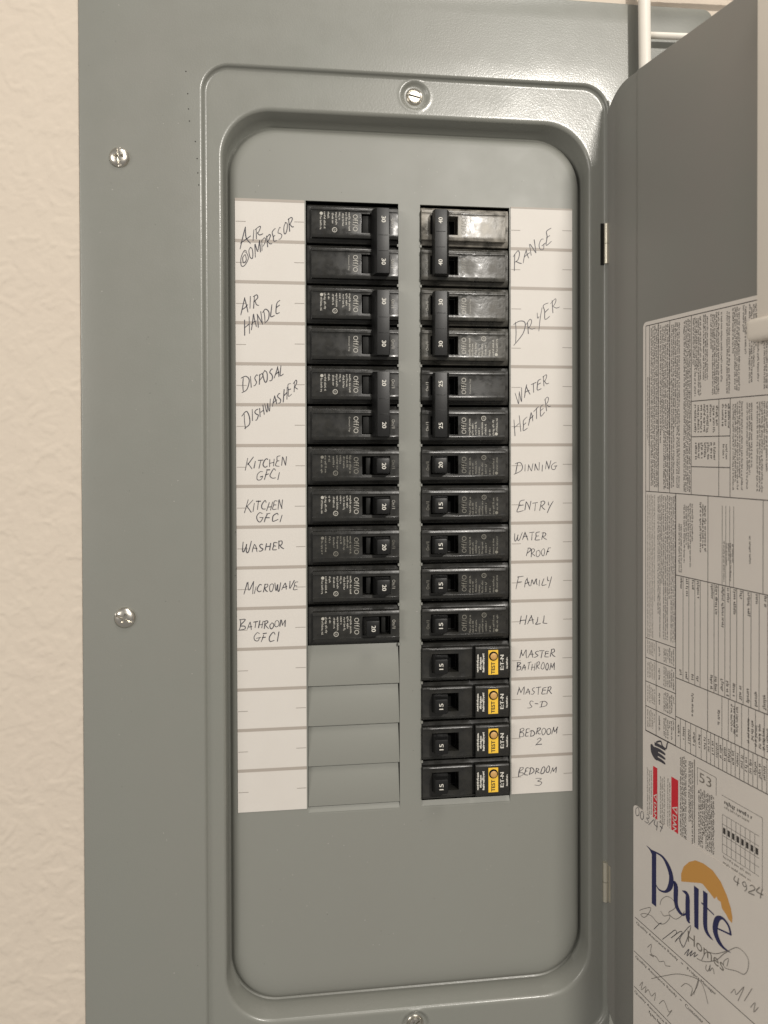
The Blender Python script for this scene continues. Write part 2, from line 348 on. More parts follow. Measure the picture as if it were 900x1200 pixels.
rings(mb, cover, M_panel, dimple)
part('cover', mb.mesh('cover', smooth=50))

# dead front tray with the two cut-outs
OL, OR_ = (-65.6, -7.0), (7.0, 65.6)
ZT, ZB = 382.0, -3.6
mb = MB()
tray = [(-116, 116, -126, 430, 30, 8.0), (-113.2, 113.2, -121.6, 427.3, 30, 5.2), (-112.8, 112.8, -121.0, 426.8, 30, 3.4), (-112.0, 112.2, -119.6, 425.9, 29.5, 2.0),
        (-111.0, 111.3, -117.5, 425.0, 29, 1.15), (-109.9, 110.2, -114.5, 423.9, 28.5, .55), (-108.9, 109.0, -111, 422.8, 28, .2), (-108.0, 107.6, -107, 421.6, 27, .03), (-107.0, 106.4, -103, 420.5, 26, 0)]
rings(mb, tray, M_tray, nh=40, nv=60, nc=22)
# face with holes
bm = bmesh.new()
loops = [rrect(-107.0, 106.4, -103, 420.5, 26, 40, 60, 22)]
def rect_loop(x0, x1, z0, z1, notch):
    P = [(x0, z0), (x1, z0), (x1, z1), (x0, z1)]; return P
loops.append(rect_loop(OL[0], OL[1], ZB, ZT, 0)); loops.append(rect_loop(OR_[0], OR_[1], ZB, ZT, 0))
for lp in loops:
    vs = [bm.verts.new((x, 0, z)) for x, z in lp]
    for i in range(len(vs)): bm.edges.new((vs[i], vs[(i+1) % len(vs)]))
bmesh.ops.triangle_fill(bm, use_beauty=True, use_dissolve=False, edges=list(bm.edges))
bm.verts.index_update()
fs = []
for f in bm.faces:
    c = f.calc_center_median()
    if not ((OL[0] < c.x < OL[1] or OR_[0] < c.x < OR_[1]) and ZB < c.z < ZT): fs.append(tuple(v.index for v in f.verts))
mb.add([tuple(v.co) for v in bm.verts], fs, M_tray); bm.free()
for x0, x1 in (OL, OR_):   # sheet edge round each cut-out
    V = [(x0, 0, ZB), (x1, 0, ZB), (x1, 0, ZT), (x0, 0, ZT), (x0, 1.6, ZB), (x1, 1.6, ZB), (x1, 1.6, ZT), (x0, 1.6, ZT)]
    mb.add(V, [(0, 1, 5, 4), (1, 2, 6, 5), (2, 3, 7, 6), (3, 0, 4, 7)], M_tray)
    mb.add([(x0, 1.4, -0.4), (x1, 1.4, -0.4), (x1, -.05, ZB-.9), (x0, -.05, ZB-.9)], [(0, 1, 2, 3)], M_tray)
rngn = random.Random(4)
for i in range(1, 15):     # twist-out stubs left on the inner edges
    z = 381-25.4*i
    if z > 100: mb.box(OL[1]-.9, OL[1]+.3, -.45, 1.2, z-.9, z+.7, M_tray)
    mb.box(OR_[0]-.3, OR_[0]+.9, -.45, 1.2, z-.9, z+.7, M_tray)
part('dead_front', mb.mesh('dead_front', merge=0.01, smooth=35))
mb = MB(); mb.box(-80, 80, 55, 56, -20, 400, M_inside); mb.box(-80, -79, 3, 55, -20, 400, M_inside); mb.box(79, 80, 3, 55, -20, 400, M_inside)
mb.box(-6.2, 6.2, 3, 55, -20, 400, M_inside); mb.box(-80, 80, 3, 55, 392, 400, M_inside); mb.box(-80, 80, 3, 55, -20, -12, M_inside)
part('interior_box', mb.mesh('interior_box'))

# four unused blanks, each tilted a little out of the sheet
mb = MB(); 
V = [(-28.9, 2.3, 12.9), (28.75, 2.3, 12.9), (29.25, -.1, -12.3), (-29.0, -.1, -12.3), (-28.9, 3.4, 12.9), (28.75, 3.4, 12.9), (29.25, 1.0, -12.3), (-29.0, 1.0, -12.3)]
mb.add(V, [(3, 2, 1, 0), (4, 5, 6, 7), (0, 1, 5, 4), (1, 2, 6, 5), (2, 3, 7, 6), (3, 0, 4, 7)], M_tray)
bl = mb.mesh('blank_plate', bevel=.25, smooth=40)
for i in range(11, 15): part('blank_plate', bl, None, (-36.4, 0, 381-25.4*i-12.7))

# screws
def screw_mesh(R, H, slot_w, slots, ang, collar=False):
    nr, na = 26, 72; V = []; F = []
    for i in range(nr+1):
        r = R*i/nr
        for j in range(na):
            a = 2*math.pi*j/na; x = r*math.cos(a); z = r*math.sin(a)
            h = H*math.sqrt(max(0, 1-(r/R)**2.6)) if not collar else H*min(1, (R-r)/.5)
            for k in range(slots):
                aa = ang+k*math.pi/2; d = abs(-x*math.sin(aa)+z*math.cos(aa)); t = abs(x*math.cos(aa)+z*math.sin(aa))
                if d < slot_w and (k == 0 or t < R*.45): h = min(h, H*.35)
            V.append((x, -h, z))
    for i in range(nr):
        for j in range(na):
            k = (j+1) % na; F.append((i*na+j, i*na+k, (i+1)*na+k, (i+1)*na+j))
    mb = MB(); mb.add(V, F, M_zinc)
    if collar:
        K = []; prof = [(R+.1, 0.3), (R+.1, -H*.55), (R+.9, -H*.75), (R+1.6, -H*.5), (R+1.9, .3)]; n_ = 48
        for r, y in prof:
            for j in range(n_): K.append((r*math.cos(2*math.pi*j/n_), y, r*math.sin(2*math.pi*j/n_)))
        mb.add(K, [(i*n_+j, i*n_+(j+1) % n_, (i+1)*n_+(j+1) % n_, (i+1)*n_+j) for i in range(len(prof)-1) for j in range(n_)], M_zinc)
    return mb.mesh('screw', merge=.001, smooth=40)
part('screw', screw_mesh(6.0, 3.0, .75, 2, math.radians(93)), None, (-176, -10.2, 400.2))
part('screw', screw_mesh(6.2, 3.0, .75, 2, math.radians(-24)), None, (-174.6, -10.2, 125.6))
part('screw', screw_mesh(4.0, 2.6, .5, 1, math.radians(-12), True), None, (2.6, -4.0, 447.5))
part('screw', screw_mesh(4.0, 2.6, .5, 2, math.radians(35), True), None, (1.4, -4.0, -139.5))
# tiny dark specks on the paint
mb = MB()
for x, z in ((-137.1, 453.4), (-136.1, 440.1), (-135.7, 431.0), (-135.2, 423.8), (-131.8, 411.7), (-130.8, 401.5), (-130.4, 392.9), (-129.9, 385.7), (-218, 424)):
    y = -10.26; r = .42
    mb.add([(x+r*math.cos(k), y, z+r*math.sin(k)) for k in [i*math.pi/3 for i in range(6)]], [(0, 1, 2, 3, 4, 5)], M_speck)
mb.v = mb.v[:-6]; mb.f = mb.f[:-1]; mb.m = mb.m[:-1]
rs = random.Random(8)
def blob(x, z, y, r, mt):
    k0 = rs.uniform(0, 3); e = rs.uniform(.6, 1.6)
    mb.add([(x+r*e*math.cos(k0+k)*rs.uniform(.8, 1.1), y, z+r*math.sin(k0+k)/e) for k in [i*math.pi/3 for i in range(6)]], [(0, 1, 2, 3, 4, 5)], mt)
for i in range(70):
    x = rs.uniform(-196, -132); blob(x, rs.uniform(-130, 505), -10.25, rs.uniform(.1, .22), rs.choice((M_speck, M_bar, M_paper)))
for i in range(55): blob(rs.uniform(-100, 100), rs.uniform(-98, -8), -.05, rs.uniform(.1, .22), rs.choice((M_speck, M_paper, M_paper)))
for i in range(25): blob(rs.uniform(-100, 100), rs.uniform(386, 415), -.05, rs.uniform(.1, .2), rs.choice((M_speck, M_paper, M_paper)))
for i in range(12): blob(-6.5+rs.uniform(0, 13), rs.uniform(0, 380), -.05, rs.uniform(.1, .2), rs.choice((M_speck, M_paper)))
for x, z in ((-111.2, 175), (-111.4, 148), (-111.0, 152)): blob(x+1.6, z, -.6, .3, M_speck)
o = part('paint_speck', mb.mesh('paint_speck')); o['kind'] = 'stuff'

# ------------------------------------------------------------------ circuit directory strips with handwriting
FONT = {
'A': (.8, [[(0, 0), (.22, .55), (.42, 1.0)], [(.42, 1.0), (.55, .5), (.72, -.02)], [(.1, .38), (.4, .42), (.78, .45)]]),
'B': (.75, [[(.12, 1), (.08, .5), (.05, 0)], [(.0, .95), (.45, 1.02), (.55, .78), (.1, .52), (.6, .42), (.62, .1), (.05, 0)]]),
'C': (.75, [[(.68, .85), (.42, 1.0), (.1, .75), (.02, .35), (.25, 0), (.7, .12)]]),
'D': (.8, [[(.15, 1), (.1, .5), (.05, 0)], [(-.1, .92), (.4, 1.0), (.75, .6), (.55, .15), (-.05, 0)]]),
'E': (.7, [[(.6, .98), (.12, .95), (.08, .5), (.05, .03), (.62, .0)], [(.08, .52), (.5, .55)]]),
'F': (.65, [[(.62, 1.0), (.15, .95)], [(.2, .95), (.12, .5), (.0, -.05)], [(.1, .5), (.5, .55)]]),
'G': (.8, [[(.65, .9), (.35, 1.0), (.05, .6), (.1, .1), (.5, .0), (.68, .35), (.68, .42)], [(.35, .42), (.8, .44)]]),
'H': (.8, [[(.12, 1), (.05, 0)], [(.68, 1.02), (.62, 0)], [(.08, .48), (.66, .52)]]),
'I': (.35, [[(.15, .95), (.1, 0)]]),
'J': (.5, [[(.4, 1), (.35, .2), (.1, 0)]]),
'K': (.75, [[(.15, 1), (.05, 0)], [(.68, 1.0), (.12, .45)], [(.2, .5), (.7, 0)]]),
'L': (.6, [[(.15, 1), (.08, .4), (.06, .03), (.6, .02)]]),
'M': (.95, [[(.0, 0), (.12, 1)], [(.12, 1), (.35, .35), (.48, .3)], [(.48, .3), (.78, 1)], [(.78, 1), (.82, .5), (.88, 0)]]),
'N': (.8, [[(.05, 0), (.1, 1)], [(.1, 1), (.35, .5), (.62, .02)], [(.62, .02), (.72, 1.05)]]),
'O': (.75, [[(.4, 1), (.08, .75), (.08, .2), (.38, 0), (.66, .3), (.62, .8), (.3, 1.0)]]),
'P': (.7, [[(.12, 1), (.05, 0)], [(-.02, .95), (.45, 1.02), (.6, .75), (.35, .5), (.08, .45)]]),
'R': (.8, [[(.12, 1), (.05, 0)], [(-.02, .95), (.45, 1.02), (.58, .78), (.35, .55), (.1, .5)], [(.2, .5), (.45, .2), (.78, .02)]]),
'S': (.65, [[(.6, .9), (.35, 1.0), (.12, .78), (.3, .5), (.52, .25), (.3, .0), (.0, .08)]]),
'T': (.7, [[(-.05, .98), (.7, 1.0)], [(.35, .98), (.28, 0)]]),
'U': (.75, [[(.08, 1), (.06, .3), (.3, 0), (.62, .2), (.68, 1)]]),
'V': (.75, [[(.05, 1), (.32, 0)], [(.32, 0), (.72, 1.02)]]),
'W': (1.0, [[(.02, 1), (.12, .2), (.28, 0), (.45, .8)], [(.45, .8), (.55, .1), (.72, .05), (.92, 1.02)]]),
'Y': (.75, [[(.08, 1), (.15, .6), (.38, .52)], [(.72, 1.02), (.5, .4), (.2, -.45)]]),
'0': (.65, [[(.35, 1), (.08, .7), (.1, .2), (.35, 0), (.58, .3), (.52, .85), (.3, 1.0)]]),
'2': (.65, [[(.08, .8), (.35, 1.0), (.55, .75), (.3, .35), (.02, .02)], [(.02, .02), (.65, .05)]]),
'3': (.6, [[(.1, .92), (.45, 1.0), (.5, .72), (.22, .52), (.58, .35), (.42, .02), (.02, .05)]]),
'4': (.65, [[(.2, 1), (.05, .45), (.6, .42)], [(.5, .95), (.45, 0)]]),
'7': (.6, [[(.02, .95), (.6, .98)], [(.6, .98), (.25, 0)], [(.2, .5), (.55, .52)]]),
'9': (.6, [[(.55, .75), (.3, 1), (.08, .72), (.3, .5), (.55, .75)], [(.55, .8), (.5, .4), (.4, 0)]]),
'/': (.5, [[(.5, 1.15), (-.05, -.15)]]),
'-': (.5, [[(.05, .45), (.4, .48)]]),
'@': (.95, [[(.85, .8), (.45, 1.05), (.0, .7), (.02, .2), (.45, -.1), (.9, .2), (.85, .75), (.5, .95)], [(.6, .7), (.3, .6), (.35, .2), (.65, .3), (.6, .7)]]),
}
def hand(mb, word, x0, z0, x1, z1, h, first, y, mt, rng, w=.42):
    adv = [FONT[c][0]*(first if i == 0 else 1) for i, c in enumerate(word)]
    gap = .16; tot = sum(adv)+gap*(len(word)-1)-.1
    L = math.hypot(x1-x0, z1-z0); ux, uz = (x1-x0)/L, (z1-z0)/L; kx = L/tot
    t = 0
    for i, c in enumerate(word):
        f = first if i == 0 else rng.uniform(.82, 1.14)
        hh = h*f; sl = rng.uniform(.02, .26); dy = rng.uniform(-.11, .11)*h - (.12*h*(first-1) if i == 0 else 0)
        kk = kx*(first if i == 0 else 1)
        for st in FONT[c][1]:
            P = []
            for a, b_ in st:
                a += rng.uniform(-.07, .07); b_ += rng.uniform(-.075, .075)
                lx = t*kx+a*kk+b_*hh*sl; lz = b_*hh+dy
                # letters stand upright even where the line climbs
                P.append((x0+ux*lx-.35*uz*lz, z0+uz*lx+lz*(.85+.15*ux)))
            P = smooth_pts(P)
            n_ = len(P)
            ww = w*rng.uniform(.72, 1.12)
            P = [(p[0], p[1], ww*(.62+.45*math.sin(math.pi*(k+.5+rng.uniform(-.5, .5))/(n_+.5)))) for k, p in enumerate(P)]
            mb.ribbon(P, w, y, mt)
        t += adv[i]+gap
rng = random.Random(11)
for side, x0, x1, zt, zb in (('L', -109.2, -66.4, 381.9, -.6), ('R', 66.3, 107.6, 382.6, .9)):
    mb = MB()
    mb.box(x0, x1, -.42, -.12, zb, zt, M_paper)
    y = -.5
    for i in range(15):
        z = 381-25.4*i
        if i == 0: mb.quad(x0, x1, zt-(1.7 if side == 'L' else 1.0), zt-.02, y, M_bar)
        else: mb.quad(x0, x1, z-.95, z+1.0, y, M_bar)
        zm = z-12.7
        w1 = 6.6; w2 = 6.4
        mb.quad(x0+.4, x0+w1+rng.uniform(-.4, .4), zm-.95, zm-.55, y, M_tick)
        mb.quad(x1-w2+rng.uniform(-.4, .4), x1-.3, zm-.2, zm+.2, y, M_tick)
    strip = part('directory_strip', mb.mesh('directory_strip'))
    strip['label'] = 'left paper directory strip with handwritten circuits' if side == 'L' else 'right paper directory strip with handwritten circuits'
    for s_, ws in WORDS:
        if s_ != side: continue
        mb = MB()
        for wd, a, b_, c_, d, h, f1 in ws:
            wd2 = '@'+wd[1:] if wd == 'COMPRESOR' else wd
            hand(mb, wd2, a, b_, c_, d, h, f1, -.58, M_ink, rng, .54 if side == 'L' else .47)
        o = obj('handwriting', mb.mesh('handwriting'), strip)
        o['label'] = 'handwritten '+' '.join(w_[0] for w_ in ws)

# ------------------------------------------------------------------ breakers
def cells(mb, xs, zs, H, mt_f, floor=22.0):
    """welded blocky relief: H(i, j) = height towards the viewer of cell i, j"""
    nx, nz_ = len(xs)-1, len(zs)-1
    g = [[H(i, j) for j in range(nz_)] for i in range(nx)]
    def get(i, j): return g[i][j] if 0 <= i < nx and 0 <= j < nz_ else -floor
    for i in range(nx):
        for j in range(nz_):
            h = g[i][j]; x0, x1, z0, z1 = xs[i], xs[i+1], zs[j], zs[j+1]
            mb.add([(x0, -h, z0), (x1, -h, z0), (x1, -h, z1), (x0, -h, z1)], [(0, 1, 2, 3)], mt_f(h))
            for di, dj, a, b_ in ((1, 0, (x1, z0), (x1, z1)), (-1, 0, (x0, z1), (x0, z0)), (0, 1, (x1, z1), (x0, z1)), (0, -1, (x0, z0), (x1, z0))):
                o_ = get(i+di, j+dj)
                if o_ < h-1e-6:
                    # split the wall at every level other cells use, so that it welds
                    lv = sorted({o_, h} | {q for r in g for q in r if o_ < q < h})
                    for p, q in zip(lv, lv[1:]):
                        mb.add([(a[0], -q, a[1]), (b_[0], -q, b_[1]), (b_[0], -p, b_[1]), (a[0], -p, a[1])], [(0, 1, 2, 3)], mt_f(h if h < 0 and o_ < -3 and h < -2 else h))
def slope(mb):
    """the shoulders fall away and the rims of the raised face are chamfered"""
    mb.v = [(x, y+(1.3 if abs(z) > 11.9 and y < 3 else .62 if abs(z) > 9.4 and y < -3.3 else 0), z) for x, y, z in mb.v]
def pole_body(off=False, mt=None):
    mt = mt or M_black
    mb = MB()
    xs = [.4, 3.2, 34.4, 52.2, 57.9]; zs = [-12.0, -9.5, -7.4, -5.9, 5.9, 7.4, 9.5, 12.0]
    def H(i, j):
        if i == 0 or j in (0, 6): return -.7
        if i == 2 and j == 3: return -7
        if j in (1, 5): return 3.6
        return 2.7
    cells(mb, xs, zs, H, lambda h: M_pit if h < -3 else mt)
    slope(mb)
    return mb.mesh('body', bevel=.44, smooth=45, merge=.002)
def toggle_mesh(off=False, bright=False):
    """tapered lever"""
    mb = MB()
    cx = 39.8 if off else 46.6
    b0, b1, t0, t1 = cx-5.4, cx+5.3, cx-3.6, cx+4.5
    V = [(b0, 4, -5.6), (b1, 4, -5.6), (b1, 4, 5.6), (b0, 4, 5.6), (b0+.3, -4, -5.5), (b1-.2, -4, -5.5), (b1-.2, -4, 5.5), (b0+.3, -4, 5.5),
         (t0, -10.2, -4.7), (t1, -10.2, -4.7), (t1, -10.2, 4.7), (t0, -10.2, 4.7)]
    F = [(0, 1, 5, 4), (1, 2, 6, 5), (2, 3, 7, 6), (3, 0, 4, 7), (4, 5, 9, 8), (5, 6, 10, 9), (6, 7, 11, 10), (7, 4, 8, 11), (8, 9, 10, 11), (3, 2, 1, 0)]
    mb.add(V, F, M_toggle)
    return mb.mesh('switch_lever', bevel=1.0, smooth=40)
def plate_mesh(off=False):
    mb = MB(); mb.box(37.0, 39.9, .2, 5, -5.4, 5.4, M_plate) if not off else mb.box(46.6, 49.3, .6, 5, -5.4, 5.4, M_plate)
    return mb.mesh('slider_plate', bevel=.3, smooth=40)
def plate2_mesh():
    mb = MB(); mb.box(35.2, 44.0, -.6, 5, -5.4, 5.4, M_plate); return mb.mesh('slider_plate', bevel=.4, smooth=40)
def tie_mesh(mt=None):
    mb = MB(); L = 20.6
    V = [(40.6, -2.6, -L+1.2), (51.4, -2.6, -L+1.2), (51.4, -2.6, L-1.2), (40.6, -2.6, L-1.2), (40.9, -6.0, -L), (51.4, -6.0, -L), (51.4, -6.0, L), (40.9, -6.0, L),
         (43.3, -11.6, -L+.5), (50.9, -11.6, -L+.5), (50.9, -11.6, L-.5), (43.3, -11.6, L-.5)]
    F = [(0, 1, 5, 4), (1, 2, 6, 5), (2, 3, 7, 6), (3, 0, 4, 7), (4, 5, 9, 8), (5, 6, 10, 9), (6, 7, 11, 10), (7, 4, 8, 11), (8, 9, 10, 11), (3, 2, 1, 0)]
    mb.add(V, F, mt or M_toggle)
    mb.box(44.2, 50.2, -11.75, -11, 3.2, 3.6, M_toggle); mb.box(44.2, 50.2, -11.75, -11, -6.5, -6.1, M_toggle)
    return mb.mesh('handle_tie', bevel=.45, smooth=40)
def ring(mb, cx, cz, r0, r1, y, mt, n_=20):
    V = []
    for r in (r0, r1):
        for j in range(n_): V.append((cx+r*math.cos(2*math.pi*j/n_), y, cz+r*math.sin(2*math.pi*j/n_)))
    mb.add(V, [(j, (j+1) % n_, n_+(j+1) % n_, n_+j) for j in range(n_)], mt)
def disc(mb, cx, cz, r, y, mt, n_=16):
    mb.add([(cx+r*math.cos(2*math.pi*j/n_), y, cz+r*math.sin(2*math.pi*j/n_)) for j in range(n_)], [tuple(range(n_))], mt)
YF = -2.77   # just proud of the face
# print: reads downwards in the left column (rotate -90)
def print_mesh(kind, mt, seed, off_on=True, on=True):
    mb = MB(); r = random.Random(seed)
    for ch, zc, wd, hg in (('O', 4.0, 2.7, 3.0), ('f', 1.75, 1.25, 3.2), ('f', .2, 1.25, 3.2), ('/', -1.35, 1.3, 3.4), ('O', -3.7, 2.9, 3.0)):
        text(mb, ch, 30.6+(.1 if ch == 'f' else 0), zc, hg, YF, mt, -90, wd)
    for ch, zc, wd, hg in (('O', 2.6, 1.7, 2.0), ('n', .9, 1.1, 1.35), ('/', -.6, .9, 2.1), ('I', -1.9, .35, 2.0)):
        text(mb, ch, 54.3-(.3 if ch == 'n' else 0), zc, hg, YF, mt, -90, wd)
    if kind == 'full':
        for k, x in enumerate((9.0, 11.4, 13.8, 16.4, 18.7, 20.8, 22.9, 25.0, 26.9)):
            z1 = 6.4-(.6 if k % 3 == 0 else 0); z0 = (-5.2, -4.4, 2.0, -1.2, -2.6, 1.0, -2.8, -1.5, -5.6)[k]
            glyphs(mb, x-.55, z1 if k else 3.8, x-.55, z0, 1.15, YF, mt, r, fill=.8)
        disc(mb, 9.3, 5.4, 1.0, YF, mt); ring(mb, 17.6, -4.6, 1.2, 1.6, YF, mt); text(mb, 'UL', 17.6, -4.6, 1.2, YF, mt, -60)
    elif kind == 'short':
        text(mb, 'Common Trip', 26.4, .4, 1.15, YF, mt, -90, 9.4)
    me = mb.mesh('printing'); return me
def num_mesh(st, y, x, z, hgt=2.6, wid=None, ang=-90):
    mb = MB(); text(mb, st, x, z, hgt, y, M_white, ang, wid or 3.8, .06); return mb.mesh('rating_number')

B_black, B_smear_glare, B_mottled = pole_body(), pole_body(mt=M_smear_glare), pole_body(mt=M_mottled)
TG, TGO, PL, PLO, PL2, TIE = toggle_mesh(), toggle_mesh(True), plate_mesh(), plate_mesh(True), plate2_mesh(), tie_mesh()
P_full = [print_mesh('full', M_dim, s) for s in (1, 2)]; P_faint = [print_mesh('full', M_faint, s) for s in (3, 4, 5)]
P_short = print_mesh('short', M_dim, 6); P_short_f = print_mesh('short', M_faint, 7)
NUM = {}
def num(st, tie, z):
    k = (st, tie, z)
    if k not in NUM: NUM[k] = num_mesh(st, -11.72 if tie else -10.32, 47.4 if tie else 47.3, z)
    return NUM[k]

def at(side, row_c):
    """origin of a breaker: outer edge of its opening, at the centre of its rows"""
    z = 381-25.4*row_c
    return (-65.3, 0, z) if side == 'L' else (65.3, 0, z)
rj = random.Random(21)
def turn(o, side):
    if side == 'R': o.rotation_euler = (0, math.pi, 0)
    o.location.z += rj.uniform(-.22, .22)*MM; o.location.y += rj.uniform(-.3, .25)*MM
    o.rotation_euler.y += math.radians(rj.uniform(-.25, .25))
def double(side, row, amp, label, bodies, prints):
    o = empty('double_pole_breaker', at(side, row+1), label, 'circuit breaker', 'double-pole breakers with tied levers'); turn(o, side)
    for k, dz in enumerate((12.7, -12.7)):
        obj('body', bodies[k], o, (0, 0, dz)); obj('printing', prints[k], o, (0, 0, dz))
        if side == 'L': obj('slider_plate', PL2, o, (0, 0, dz))
        obj('switch_lever', TG, o, (0, 4.0, dz))
        obj('rating_number', num(amp, True, 0), o, (0, 0, dz*1.03))
    obj('handle_tie', TIE, o)
def single(side, row, amp, label, pr, off=False):
    o = empty('single_pole_breaker', at(side, row+.5), label, 'circuit breaker', 'single-pole breakers'); turn(o, side)
    obj('body', B_black, o); obj('switch_lever', TGO if off else TG, o)
    if side == 'L': obj('slider_plate', PLO if off else PL, o)
    obj('printing', pr, o); n_ = obj('rating_number', num(amp, False, -.2), o, (-6.8 if off else 0, 0, 0))

double('L', 0, '30', 'black double breaker marked 30 beside the words AIR COMPRESOR, topmost on the left', (B_black, B_black), (P_full[0], P_short))
double('L', 2, '30', 'black double breaker marked 30 beside the words AIR HANDLE', (B_black, B_black), (P_full[1], P_short))
double('L', 4, '20', 'black double breaker marked 20 beside the words DISPOSAL and DISHWASHER', (B_black, B_black), (P_full[0], P_short))
single('L', 6, '20', 'black breaker marked 20 with faint print beside the upper KITCHEN GFCI entry', P_faint[0])
single('L', 7, '20', 'black breaker marked 20 beside the lower KITCHEN GFCI entry', P_full[1])
single('L', 8, '20', 'black breaker marked 20 beside the handwritten word WASHER', P_faint[1])
single('L', 9, '20', 'black breaker marked 20 beside the handwritten word MICROWAVE', P_full[0])
single('L', 10, '20', 'black breaker marked 20 with lever in mid position beside BATHROOM GFCI', P_full[1], True)
double('R', 0, '40', 'double breaker marked 40 with whitish smeared glare painted on its face beside the word RANGE', (B_mottled, B_smear_glare), (P_short_f, P_short_f))
double('R', 2, '30', 'black double breaker marked 30 beside the word DRYER', (B_mottled, B_mottled), (P_full[0], P_short))
double('R', 4, '25', 'black double breaker marked 25 beside the words WATER HEATER', (B_black, B_black), (P_full[1], P_short))
single('R', 6, '20', 'black breaker marked 20 beside the handwritten word DINNING', P_faint[2])
single('R', 7, '15', 'black breaker marked 15 beside the handwritten word ENTRY', P_faint[0])
single('R', 8, '15', 'black breaker marked 15 beside the words WATER PROOF', P_faint[1])
single('R', 9, '15', 'black breaker marked 15 beside the handwritten word FAMILY', P_faint[2])
single('R', 10, '15', 'black breaker marked 15 beside the handwritten word HALL', P_faint[0])

# arc-fault breakers: main block and a separate test block
def afci_body():
    mb = MB()
    xs = [.4, 1.6, 23.6, 25.6, 34.4, 51.8, 57.9]; zs = [-12.0, -10.0, -9.0, -5.9, 5.9, 9.0, 10.4, 12.0]
    def H(i, j):
        if j in (0,): return -.7
        if j == 6: return 0.4
        if i == 0: return -.7
        if i == 1: return 4.3
        if i == 2: return -1.0
        if i == 4 and j == 3: return -7
        return 3.5 if j in (1, 5) else 2.6
    cells(mb, xs, zs, H, lambda h: M_pit if h < -3 else M_black)
    slope(mb)
    return mb.mesh('body', bevel=.44, smooth=45, merge=.002)
def afci_print():
    mb = MB(); r = random.Random(9); y = -4.37
    for x, h, z0, z1 in ((22.2, 1.1, -5.5, 6.0), (20.3, 1.1, -4.0, 4.5), (18.4, 1.25, -6.0, 6.2), (3.0, .9, -3.5, 4.5)):
        glyphs(mb, x-.5, z1, x-.5, z0, h, y, M_white, r, fill=.95)
        glyphs(mb, x-.35, z1-.3, x-.35, z0, h, y-.01, M_white, r, fill=.95)
    text(mb, 'E:T-N', 6.2, .2, 2.3, y, M_white, -90, 9.5, .14)
    me = mb.mesh('printing'); return me
def afci_label():
    mb = MB(); mb.box(8.9, 15.3, -4.55, -4.3, -7.9, 7.9, M_yellow); text(mb, 'TEST', 12.2, 3.6, 2.4, -4.62, M_speck, -90, 7.4, .12)
    return mb.mesh('test_label')
def afci_button():
    mb = MB()
    prof = [(3.0, -4.57, M_pit), (2.9, -4.75, M_pit), (2.25, -4.8, M_pit), (2.2, -5.5, M_button), (2.0, -5.7, M_button), (1.2, -5.9, M_button), (0.01, -5.95, M_button)]  # black outer ring paints the shadow round the button
    n_ = 28
    for (r0, y0, m0), (r1, y1, m1) in zip(prof, prof[1:]):
        V = [(12.0+r*math.cos(2*math.pi*j/n_), y, -4.0+r*math.sin(2*math.pi*j/n_)) for r, y in ((r0, y0), (r1, y1)) for j in range(n_)]
        mb.add(V, [(j, (j+1) % n_, n_+(j+1) % n_, n_+j) for j in range(n_)], m0)
    return mb.mesh('test_button', merge=.001, smooth=40)
AB, AP, AL, ABT = afci_body(), afci_print(), afci_label(), afci_button()
for row, lb in ((11, 'topmost black breaker with a yellow TEST label, beside MASTER BATHROOM'), (12, 'yellow labelled TEST breaker beside the words MASTER S-D, second of four'),
                (13, 'yellow labelled TEST breaker beside the words BEDROOM 2, third of four'), (14, 'lowest black breaker with a yellow TEST label, beside BEDROOM 3')):
    o = empty('arc_fault_breaker', at('R', row+.5), lb, 'circuit breaker', 'breakers with yellow test labels'); turn(o, 'R')
    obj('body', AB, o); obj('switch_lever', TG, o, (0, -.6, 0)); obj('rating_number', num('15', False, -.2), o, (0, -.6, 0))
    obj('printing', AP, o); tl = obj('test_label', AL, o); obj('test_button', ABT, tl)

# ------------------------------------------------------------------ door, standing open
ANG = 0.2129
door_me = MB()
UW, DZ0, DZ1, RD = 252.0, -150.0, 455.0, 24.0
us = sorted(set([0.001]+[RD*(1-math.cos(math.pi/2*i/14)) for i in range(15)]+[26+i for i in range(0, 14)]+[45, 80, 120, 160, 200]+[UW-RD*(1-math.cos(math.pi/2*i/14)) for i in range(15)]))
def prof_y(u):
    t = min(max((u-31.5)/3.0, 0), 1); t2 = min(max((u-3)/2.0, 0), 1)
    return -.9*t*t*(3-2*t)
V = []; F = []
for u in us:
    d = min(u, UW-u); k = 0 if d >= RD else RD-math.sqrt(max(0, RD*RD-(RD-d)**2))
    y = prof_y(u)
    for z, yy in ((DZ0+k, y+1.3), (DZ0+k, y+.25), (DZ0+k+.5, y), (DZ1-k-.5, y), (DZ1-k, y+.25), (DZ1-k, y+1.3)): V.append((u, yy, z))
n_ = 6
for i in range(len(us)-1):
    for j in range(5): F.append((i*n_+j, (i+1)*n_+j, (i+1)*n_+j+1, i*n_+j+1))
    F.append((i*n_+5, (i+1)*n_+5, (i+1)*n_, i*n_))
door_me.add(V, F, M_door)
door = obj('door', door_me.mesh('door', smooth=30), panel, (127.2, -7.2, PZ))
door.rotation_euler = (0, 0, -(math.pi/2-ANG))
